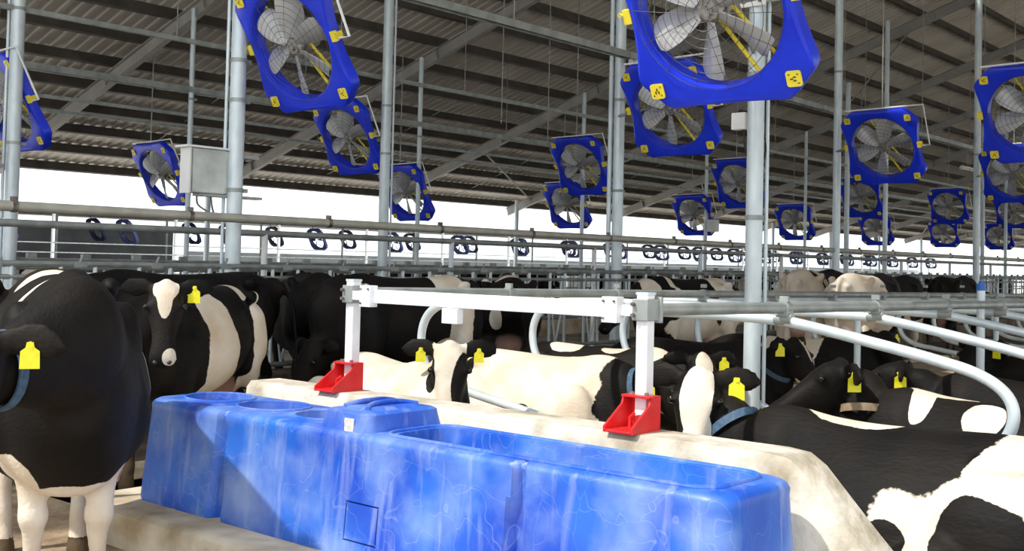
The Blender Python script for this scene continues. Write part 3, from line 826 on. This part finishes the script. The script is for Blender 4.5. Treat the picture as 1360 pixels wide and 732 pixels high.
# blue capped post
bp = thing('capped_post', (9.30, 3.0, .055), 'pale vertical post with a blue cap at the right among the cows', 'post')
build('tube', MB().tube([(0, 0, 0), (0, 0, 1.365)], .032, 14), M_galv, bp)
build('cap', MB().tube([(0, 0, 1.355), (0, 0, 1.41)], .036, 14).tube([(0, 0, 1.41), (0, 0, 1.43)], .02, 10), M_blue_cap, bp, label='blue cap')

# ------------------------------------------------------------------ cows
def cow_mesh(name, P, voxel):
    lie = P.get('lie', False)
    mb = MB()
    # torso stations: x, top, bottom, halfwidth, topnarrow
    if not lie:
        S = [(-.93, 1.22, 1.02, .05, .3), (-.88, 1.31, .93, .13, .35), (-.76, 1.37, .83, .21, .35), (-.58, 1.41, .74, .27, .30), (-.38, 1.40, .67, .31, .38),
             (-.12, 1.385, .60, .35, .42), (.12, 1.38, .57, .355, .45), (.34, 1.40, .58, .32, .5), (.52, 1.425, .60, .275, .6), (.68, 1.40, .62, .23, .55), (.82, 1.30, .68, .17, .45), (.90, 1.15, .80, .10, .3)]
    else:
        S = [(-.95, .56, .25, .07, .3), (-.89, .68, .12, .20, .35), (-.76, .755, .03, .30, .35), (-.58, .80, .0, .37, .35), (-.36, .80, -.02, .42, .45),
             (-.12, .79, -.02, .46, .5), (.12, .785, -.02, .45, .5), (.34, .80, -.02, .38, .55), (.52, .83, -.01, .31, .62), (.68, .81, .02, .25, .55), (.82, .71, .10, .18, .45), (.92, .56, .2, .10, .3)]
    wd = P.get('wide', 1); fl = P.get('fl', 1)
    S = catmull([(a1, b1, c1 - (P.get('deep', 0) if -.4 < a1 < .7 else 0), w1 * wd, k1) for a1, b1, c1, w1, k1 in S], 3)
    rs = []
    for x, zt, zb, w, k in S:
        ring = []
        zc = zb + (zt - zb) * (.46 if not lie else .40)
        for q in range(28):
            an = 2 * PI * q / 28; c, s_ = math.cos(an), math.sin(an)
            h = (zt - zc) if s_ > 0 else (zc - zb)
            yy = w * math.copysign(abs(c) ** .85, c) * (1 - k * max(0, s_) ** 1.3 * .9)
            ring.append(Vector((x, yy, zc + h * math.copysign(abs(s_) ** .9, s_))))
        rs.append(ring)
    mb.rings(rs)
    def ch(pts, n=4, seg=14):
        R_ = catmull(pts, n); mb.tube([Vector(q[:3]) for q in R_], [(q[3], q[4]) if len(q) > 4 else q[3] for q in R_], seg)
        mb.ball(R_[0][:3], R_[0][3] * .98, n=10, m_=6); mb.ball(R_[-1][:3], R_[-1][3] * .98, n=10, m_=6)
    if not lie:
        st = P.get('step', (0, 0, 0, 0))
        for i, sy in enumerate((1, -1)):
            d = st[i]
            ch([(.52, sy * fl * .19, 1.02, .13), (.55, sy * .215, .80, .105), (.54 + d * .4, sy * fl * .19, .62, .072), (.55 + d * .8, sy * fl * .175, .48, .056), (.56 + d * .9, sy * fl * .17, .43, .064), (.55 + d, sy * fl * .168, .36, .043), (.55 + d, sy * fl * .168, .2, .033), (.56 + d, sy * fl * .168, .12, .046)])
            ch([(.555 + d, sy * fl * .168, .13, .042), (.59 + d, sy * fl * .168, .06, .050), (.60 + d, sy * fl * .168, .0, .064)], 3)
            d = st[2 + i]
            ch([(-.58, sy * .15, 1.12, .19), (-.60, sy * .20, .93, .165), (-.55 + d * .3, sy * .215, .78, .12), (-.66 + d * .5, sy * .20, .62, .075), (-.74 + d * .8, sy * .175, .52, .055), (-.72 + d * .9, sy * .172, .45, .047), (-.69 + d, sy * .168, .3, .036), (-.68 + d, sy * .168, .14, .046)])
            ch([(-.685 + d, sy * .168, .14, .042), (-.65 + d, sy * .168, .06, .050), (-.63 + d, sy * .168, .0, .062)], 3)
            mb.ball((-.50, sy * .265, 1.315), (.085, .05, .055)); mb.ball((-.88, sy * .105, 1.235), (.06, .045, .05))
            mb.ball((.45, sy * .20, 1.08), (.16, .09, .22))
        if P.get('udder', True):
            mb.ball((-.52, 0, .66), (.23, .16, .17), n=16, m_=10)
            for tx_, ty in ((-.42, .07), (-.42, -.07), (-.62, .06), (-.62, -.06)):
                ch([(tx_, ty, .54, .022), (tx_, ty, .45, .018)], 2, 8)
        tl = P.get('tail', 0)
        ch([(-.86, 0, 1.33, .045), (-.95, tl * .02, 1.28, .032), (-1.0, tl * .05, 1.10, .024), (-.99, tl * .08, .85, .022), (-.98, tl * .09, .68, .04), (-.98, tl * .09, .5, .05), (-.98, tl * .09, .38, .02)])
    else:
        for sy in (1, -1):
            mb.ball((.48, sy * .27, .38), (.19, .10, .26))
            ch([(.50, sy * .29, .30, .10), (.72, sy * .26, .17, .075), (.88, sy * .20, .11, .06), (.80, sy * .22, .06, .042), (.60, sy * .27, .05, .036), (.50, sy * .27, .04, .05)])
            mb.ball((-.52, sy * .33, .34), (.33, .15, .30), n=16, m_=10)
            mb.ball((-.50, sy * .20, .695), (.13, .07, .05)); mb.ball((-.87, sy * .10, .58), (.06, .05, .05))
            ch([(-.35, sy * .40, .30, .14), (-.10, sy * .50, .17, .10), (-.30, sy * .54, .12, .07), (-.55, sy * .50, .10, .058), (-.35, sy * .58, .06, .042), (-.12, sy * .60, .05, .046), (-.04, sy * .60, .04, .055)])
        ch([(-.88, 0, .66, .05), (-1.0, .06, .5, .03), (-1.02, .18, .2, .028), (-.95, .3, .08, .04), (-.8, .4, .06, .03)])
    # neck and head
    zs_ = 0 if not lie else -.60
    hp = Vector(P['poll']); yaw, pit = math.radians(P['yaw']), math.radians(P['pitch'])
    HM = Matrix.Translation(hp) @ Matrix.Rotation(yaw, 4, 'Z') @ Matrix.Rotation(pit, 4, 'Y') @ Matrix.Rotation(math.radians(P.get('roll', 0)), 4, 'X')
    base = Vector((.58, 0, 1.10 + zs_)); mid0 = Vector((.80, 0, 1.12 + zs_))
    end = HM @ Vector((.04, 0, -.08)); hd = (HM.to_3x3() @ Vector((1, 0, 0))); hd.z = 0; hd.normalize(); back = hp - hd * .12 - Vector((0, 0, .115 if pit > .5 else .09))
    m1 = mid0.lerp(back, .5)
    nk = catmull([(*base, .20, .30), (*mid0, .165, .27), (*m1, .13, .20), (*back, .095, .125), (*end, .075, .085)], 4)
    mb.tube([Vector(q[:3]) for q in nk], [(q[3], q[4]) for q in nk], 18)
    H = catmull([(-.045, .05, .015, -.09), (-.02, .085, .05, -.14), (.05, .105, .078, -.185), (.12, .118, .078, -.21), (.19, .112, .062, -.215), (.28, .085, .04, -.185), (.37, .076, .02, -.15), (.44, .086, .008, -.14), (.49, .092, -.002, -.14), (.53, .080, -.02, -.13), (.55, .045, -.045, -.10)], 3)
    rs = []
    for x, w, zt, zb in H:
        ring = []; zc = (zt + zb) / 2 + (zt - zb) * .12
        for q in range(20):
            an = 2 * PI * q / 20; c, s_ = math.cos(an), math.sin(an)
            h = (zt - zc) if s_ > 0 else (zc - zb)
            yy = w * math.copysign(abs(c) ** .8, c) * (1 - .45 * max(0, -s_) ** 1.5)
            ring.append(HM @ Vector((x, yy, zc + h * math.copysign(abs(s_) ** .8, s_))))
        rs.append(ring)
    mb.rings(rs)
    mb.ball(HM @ Vector((-.005, 0, .03)), .05)
    for sy in (1, -1):
        mb.ball(HM @ Vector((.15, sy * .105, .03)), (.035, .03, .03))
        e = catmull([(.0, .08, -.01, .035, .028), (-.01, .14, -.005, .062, .022), (-.015, .20, -.015, .075, .02), (-.015, .26, -.03, .06, .018), (-.015, .31, -.05, .016, .013)], 3)
        mb.tube([HM @ Vector((q[0], sy * q[1], q[2])) for q in e], [(q[3], q[4]) if False else (q[4], q[3]) for q in e], 12)
    me = baked(mb, [('REMESH', dict(mode='VOXEL', voxel_size=voxel)), ('SMOOTH', dict(factor=.5, iterations=max(3, int(.12 / voxel))))], name)
    # coat attributes
    n = len(me.vertices)
    coat = [0.0] * n; pink = [0.0] * n; dirt = [0.0] * n
    HMi = HM.inverted()
    base_c = P.get('base', -1); seed = Vector((P.get('seed', 0) * 7.3, 3.1, 1.7))
    pats = P.get('patches', [])
    for i, v in enumerate(me.vertices):
        c = v.co; hc = HMi @ c
        n1 = noise.noise(c * 5 + seed) * .20 + noise.noise(c * 14 + seed) * .05
        f = base_c * .9
        for (col, fr, ctr, rad) in pats:
            q = hc if fr in 'HE' else c
            if fr == 'E' and (hc.length > .42 or abs(hc.y) < .10): continue
            if fr == 'H' and not (-.1 < hc.x < .62 and abs(hc.y) < .16 and abs(hc.z + .07) < .2): continue
            d = math.sqrt(sum(((q[k] - ctr[k]) / rad[k]) ** 2 for k in range(3)))
            g = 1 - d + n1 * (1.0 if fr == 'B' else .35)
            g = max(-1, min(1, g * 1.6))
            f = max(f, g) if col == 'w' else min(f, -g)
        # shader threshold: coat + noise*.16 > ~.58  (noise mean .5 -> .08)
        coat[i] = .5 + f * .5
        if not lie:
            du = math.sqrt(((c.x + .52) / .25) ** 2 + (c.y / .17) ** 2 + ((c.z - .62) / .17) ** 2)
            pink[i] = max(0, min(.75, (1.15 - du) * 2)) if c.z < .80 and P.get('udder', True) and abs(c.y) < .15 else 0
            dirt[i] = max(0, min(.5, (.52 - c.z) * 1.2)) * (.6 + .8 * noise.noise(c * 9 + seed)) if c.z < .55 else 0
            if c.z < .07: coat[i] = 0; dirt[i] = .35
        else:
            dirt[i] = max(0, min(.5, (.22 - c.z) * 2)) * (.7 + noise.noise(c * 7 + seed))
    for nm, arr in (('coat', coat), ('pink', pink), ('dirt', dirt)):
        at = me.attributes.new(nm, 'FLOAT', 'POINT'); at.data.foreach_set('value', arr)
    for pl in me.polygons: pl.use_smooth = True
    me.materials.clear(); me.materials.append(M_hide)
    return me, HM, nk

def cow(name_label, x, y, heading, P, z=0, voxel=.02, scale=1.0, group=None, eyes=True):
    me, HM, nk = cow_mesh('cow_body', P, voxel)
    t = thing('cow', (x, y, z), name_label, 'cow', group, math.radians(heading)); t.scale = (scale,) * 3
    link('body', me, t)
    if eyes:
        for sy in (1, -1):
            e = link('eye', EYE, t, HM @ Vector((.155, sy * .120, .028)))
            e = link('nostril', NOS, t, HM @ Vector((.525, sy * .045, -.03))); e.rotation_euler = (HM.to_3x3() @ Matrix.Rotation(math.radians(25 * sy), 3, 'Z')).to_euler()
    for (sy, sz) in P.get('tags', []):
        pos = HM @ Vector((.005, sy * .185, -.03))
        o = link('ear_tag', TAGM if sz > .9 else TAGS, t, pos)
        o.rotation_euler = (0, 0, math.atan2((HM @ Vector((1, 0, 0)) - HM @ Vector((0, 0, 0))).y, (HM @ Vector((1, 0, 0)) - HM @ Vector((0, 0, 0))).x) + P.get('tagyaw', 0))
        o['label'] = 'yellow ear tag'
    if P.get('collar'):
        k = P.get('ck', 8)
        a_, b_ = Vector(nk[k][:3]), Vector(nk[k + 1][:3]); tdir = (Vector(nk[k + 1][:3]) - Vector(nk[k - 1][:3])).normalized()
        up = Vector((0, 0, 1)); up = (up - tdir * up.dot(tdir)).normalized(); side = tdir.cross(up)
        ry, rz_ = nk[k][3] + .012, nk[k][4] + .012
        rsx = []
        for q in range(36):
            an = 2 * PI * q / 36; rad = side * math.cos(an); p0 = a_ + side * (ry * math.cos(an)) + up * (rz_ * math.sin(an)); nrm = (side * math.cos(an) + up * math.sin(an))
            rsx.append([p0 - tdir * .022, p0 + tdir * .022, p0 + tdir * .022 + nrm * .008, p0 - tdir * .022 + nrm * .008])
        build('collar', MB().rings(rsx, closed=True), P['collar'], t)
    return t
NOS = MB().ball((0, 0, 0), (.016, .016, .011), n=12, m_=8).mesh('nostril', M_mark)
EYE = MB().ball((0, 0, 0), .021, n=14, m_=10).mesh('eye', M_eye)
def tagmesh(s_):
    pr = [(-.012, .03), (.012, .03), (.016, .01), (.034, -.004), (.036, -.07), (-.036, -.07), (-.034, -.004), (-.016, .01)]
    T = Matrix(((0, 0, 1, 0), (1, 0, 0, 0), (0, 1, 0, 0), (0, 0, 0, 1)))
    mb = MB().prism([(x * s_, y * s_) for x, y in pr], .026, .031, T).tube([(-.02, 0, .02 * s_), (.036, 0, .02 * s_)], .011, 10)
    return mb.mesh('ear_tag', M_tag, False)
TAGM, TAGS = tagmesh(1.15), tagmesh(.9)

FACE_BLAZE = [('w', 'H', (.10, 0, .08), (.14, .075, .12))]
# foreground left
cow('big black cow at the left edge with thin white back stripe and white legs', 2.66, 5.02, -113, dict(poll=(1.16, -.36, 1.18), yaw=-35, pitch=38, wide=1.07, fl=.72, deep=.09, ck=12, udder=False, seed=1, tags=[(1, .8)], collar=M_collar_blue, tail=0, step=(.02, -.03, .05, -.05), tagyaw=.5,
    patches=[('w', 'B', (.22, .10, 1.25), (.055, .62, .44)), ('w', 'B', (-.30, -.05, 1.42), (.13, .25, .15)), ('w', 'B', (.55, .0, .30), (.18, .5, .36)), ('w', 'B', (.62, 0.02, .47), (.28, .24, .13)), ('w', 'B', (.62, -.22, .55), (.2, .12, .16)), ('w', 'B', (-.68, 0, .30), (.2, .5, .28)), ('b', 'B', (.50, .30, .6), (.14, .08, .35))]), voxel=.017, scale=1.04)
cow('standing cow with a white wedge on its forehead and a pale band on its side', 4.70, 7.00, -150, dict(poll=(1.0, .30, 1.42), yaw=24, pitch=62, seed=2, tags=[(1, 1)], tagyaw=-.2,
    patches=[('w', 'B', (.10, 0, .9), (.26, .6, .7)), ('w', 'B', (-.55, 0, 1.0), (.09, .6, .55)), ('w', 'H', (.0, 0, .09), (.13, .10, .10)), ('w', 'H', (.11, 0, .09), (.16, .05, .09)), ('w', 'H', (.50, .05, -.01), (.06, .05, .05)), ('w', 'B', (-.7, 0, .3), (.3, .6, .3))]), voxel=.02, scale=.94)
cow('black standing cow seen from behind its rump, right of the white-banded cow', 5.5, 8.35, 174, dict(poll=(1.15, 0, 1.25), yaw=0, pitch=30, seed=3, tail=3, patches=[('w', 'B', (.1, 0, .45), (.4, .6, .25)), ('w', 'B', (-.55, .1, .5), (.16, .3, .22)), ('b', 'B', (-.7, .2, .5), (.15, .14, .5))]), voxel=.026)
cow('black cow with rump toward the alley and hanging tail, left of the far red bracket', 7.35, 8.95, 62, dict(poll=(1.25, 0, .95), yaw=0, pitch=45, seed=4, tail=1, patches=[('w', 'B', (-.7, 0, .25), (.3, .5, .3))]), voxel=.028)
cow('black and white cow standing side-on behind the far square post, udder showing', 7.25, 7.45, 178, dict(poll=(1.02, .0, .80), yaw=0, pitch=65, seed=5, patches=[('w', 'B', (-.42, 0, 1.1), (.20, .6, .60)), ('w', 'B', (-.35, .25, .7), (.35, .3, .16)), ('w', 'B', (-.7, 0, .35), (.25, .5, .3))]), voxel=.024)
cow('black cow seen from behind with a pink udder, left of the conduit column', 9.75, 8.35, 42, dict(poll=(1.25, 0, .95), yaw=0, pitch=45, seed=6, tail=-2, patches=[('w', 'B', (-.45, .1, 1.42), (.25, .3, .10)), ('w', 'B', (-.80, .14, .95), (.2, .07, .15)), ('w', 'B', (-.7, -.16, .3), (.3, .1, .3))]), voxel=.026)
cow('black and white cow standing side-on beyond the near square post', 12.35, 7.6, 172, dict(poll=(1.15, 0, 1.15), yaw=0, pitch=40, seed=7, patches=[('w', 'B', (-.5, 0, 1.1), (.22, .6, .6)), ('w', 'B', (.15, .2, .75), (.5, .4, .25)), ('w', 'B', (.45, 0, 1.2), (.05, .5, .3)), ('w', 'B', (0, 0, .4), (1.2, .6, .33)), ('w', 'B', (.8, 0, 1.25), (.15, .3, .15))]), voxel=.026)
WH = [('b', 'B', (.28, 0, 1.25), (.30, .5, .25)), ('b', 'B', (-.25, .2, 1.3), (.08, .3, .25))]
cow('mostly white cow whose rounded rump shows just above the neck rail', 15.4, 7.3, 5, dict(poll=(1.15, 0, 1.1), yaw=0, pitch=40, seed=8, base=1, patches=[('b', 'B', (.35, 0, 1.25), (.5, .6, .5)), ('b', 'B', (-.42, -.2, 1.25), (.10, .2, .28))]), voxel=.026, scale=1.10)
cow('white and black cow standing right of the mostly white one, beyond the rails', 14.95, 6.35, 2, dict(poll=(1.15, 0, 1.1), yaw=0, pitch=40, seed=9, base=1, patches=[('b', 'B', (.5, 0, 1.1), (.45, .6, .6))]), z=.06, voxel=.028, scale=1.03)
cow('black cow standing behind the rails just left of the blue-capped post', 18.35, 7.4, -5, dict(poll=(1.15, 0, 1.1), yaw=0, pitch=40, seed=10, patches=[('w', 'B', (.6, 0, .5), (.3, .5, .3))]), scale=1.05, voxel=.03)
cow('black cow standing behind the rails just right of the blue-capped post', 20.8, 7.2, 0, dict(poll=(1.15, 0, 1.1), yaw=0, pitch=40, seed=11, patches=[('w', 'B', (-.3, 0, .6), (.3, .5, .3)), ('w', 'B', (.0, 0, 1.45), (.1, .3, .08))]), scale=1.05, voxel=.03)

# lying cows
ZB = .055
cow('large black and white cow lying in the foreground at the right with a white forehead', 5.12, 2.0, 90, dict(lie=True, ck=7, poll=(1.05, .02, .92), yaw=110, pitch=52, seed=12, tags=[(1, 1)], tagyaw=.2, collar=M_collar_blue,
    patches=[('w', 'B', (-.55, .3, .28), (.60, .45, .34)), ('w', 'B', (-.62, .1, .66), (.26, .4, .2)), ('b', 'B', (-.10, .45, .33), (.105, .2, .115)), ('b', 'B', (-.50, .45, .42), (.19, .25, .17)), ('b', 'B', (-.62, .5, .16), (.40, .3, .15)),
             ('w', 'B', (.22, -.02, .83), (.25, .12, .10)), ('w', 'H', (.14, .01, .07), (.24, .085, .13)), ('w', 'H', (.40, .03, 0), (.22, .075, .14))]), z=ZB, voxel=.016, scale=1.0)
cow('white-faced cow lying beside the end wall, head raised toward the trough', 5.52, 5.80, -113, dict(lie=True, poll=(.88, .07, .93), yaw=-22, pitch=62, seed=13, tags=[(1, .5), (-1, .5)], base=1,
    patches=[('b', 'H', (.26, .085, -.02), (.24, .085, .16)), ('b', 'H', (.16, -.13, -.02), (.13, .045, .10)), ('b', 'E', (-.01, .23, -.02), (.14, .14, .14)), ('b', 'E', (-.01, -.23, -.02), (.14, .14, .14)), ('b', 'B', (.45, .25, .75), (.09, .12, .12)), ('b', 'B', (.80, -.22, .45), (.16, .10, .25))]), z=ZB, voxel=.018)
cow('white cow with a black neck and collar lying in the second stall', 6.82, 5.45, -90, dict(lie=True, poll=(1.10, .0, .68), yaw=-5, pitch=30, seed=14, base=1, tags=[(-1, 1)], collar=M_collar_blue, tagyaw=-.8,
    patches=[('b', 'B', (1.15, 0, .55), (.50, .6, .8)), ('b', 'B', (.12, -.40, .35), (.09, .12, .10)), ('b', 'B', (-.6, -.3, .7), (.1, .15, .12))]), z=ZB, voxel=.022)
cow('black cow with a heart-shaped white forehead mark, lying behind the white-faced one', 7.86, 5.70, -92, dict(lie=True, poll=(1.08, -.08, .77), yaw=-42, pitch=58, seed=15, tags=[(1, 1)], 
    patches=[('w', 'H', (.09, 0, .08), (.12, .07, .09)), ('w', 'B', (.2, 0, .83), (.16, .2, .1)), ('w', 'B', (-.3, -.1, .82), (.2, .2, .1)), ('w', 'B', (.62, -.05, .80), (.12, .14, .10))]), z=ZB, voxel=.022)
cow('black cow with raised head, thin white blaze and beaded collar, right of the pale column', 9.3, 5.65, -90, dict(lie=True, poll=(1.05, -.05, .83), yaw=-4, pitch=50, seed=16, tags=[(1, 1), (-1, 1)], collar=M_collar_blue, tagyaw=-.7,
    patches=[('w', 'H', (.12, .02, .08), (.14, .022, .08)), ('w', 'H', (.40, 0, -.13), (.2, .08, .035))]), z=ZB, voxel=.022)
cow('black cow with a tan collar and white back marks lying behind the foreground cow', 6.45, 1.92, 90, dict(lie=True, poll=(.95, .02, .90), yaw=38, pitch=28, seed=17, tags=[(1, 1), (-1, 1)], collar=M_collar_tan, tagyaw=1.8,
    patches=[('w', 'B', (.45, .10, .80), (.07, .22, .18)), ('w', 'B', (.30, 0, .85), (.26, .09, .07)), ('w', 'B', (.08, .22, .74), (.12, .16, .12)), ('w', 'B', (-.7, .3, .3), (.2, .2, .3))]), z=ZB, voxel=.018)
cow('black cow with two tags in one ear and a white rump patch, third near stall', 7.85, 2.05, 88, dict(lie=True, poll=(1.0, .06, .80), yaw=15, pitch=20, seed=18, tags=[(1, 1), (-1, 1)], tagyaw=2.0,
    patches=[('w', 'B', (-.05, .1, .6), (.17, .5, .6)), ('w', 'B', (-.7, .2, .5), (.1, .4, .4))]), z=ZB, voxel=.024)
cow('black cow lying at the right edge with a single tag, below the divider pipes', 10.4, 2.35, 95, dict(lie=True, poll=(.98, .0, .86), yaw=60, pitch=45, seed=19, tags=[(1, 1)], patches=[('w', 'B', (.4, 0, .3), (.2, .5, .3))]), z=ZB, voxel=.028)
cow('cow lying farther right in the far row behind the blue-capped post', 10.75, 5.4, -88, dict(lie=True, poll=(1.0, .0, .86), yaw=-20, pitch=50, seed=20, tags=[(1, 1)], patches=[('w', 'B', (.1, 0, .5), (.35, .6, .6))]), z=ZB, voxel=.03)

# distant herd across the feed lane: two coats, copied
dist = []
for k, P in enumerate((dict(poll=(1.2, 0, .95), yaw=0, pitch=45, seed=30, patches=[('w', 'B', (-.3, 0, 1.2), (.2, .5, .4))]),
                       dict(poll=(1.15, 0, 1.2), yaw=10, pitch=40, seed=31, patches=[('w', 'B', (.4, 0, 1.0), (.3, .6, .5))]))):
    dist.append(cow_mesh('distant_cow', P, .04)[0])
rd = random.Random(5)
for i in range(24):
    x = 6 + i * 2.4 + rd.uniform(-.5, .5)
    y = 15.75 + rd.uniform(-.1, .6) if i % 2 else 21.3 + rd.uniform(-.5, .8)
    o = link('cow', dist[i % 2], None, (x, y, 0)); o.rotation_euler = (0, 0, math.radians(rd.choice([-90, -80, 175, 5, 80])))
    tag(o, 'distant dark cow standing behind the far feed fence', 'cow', 'distant cows beyond the feed lane')
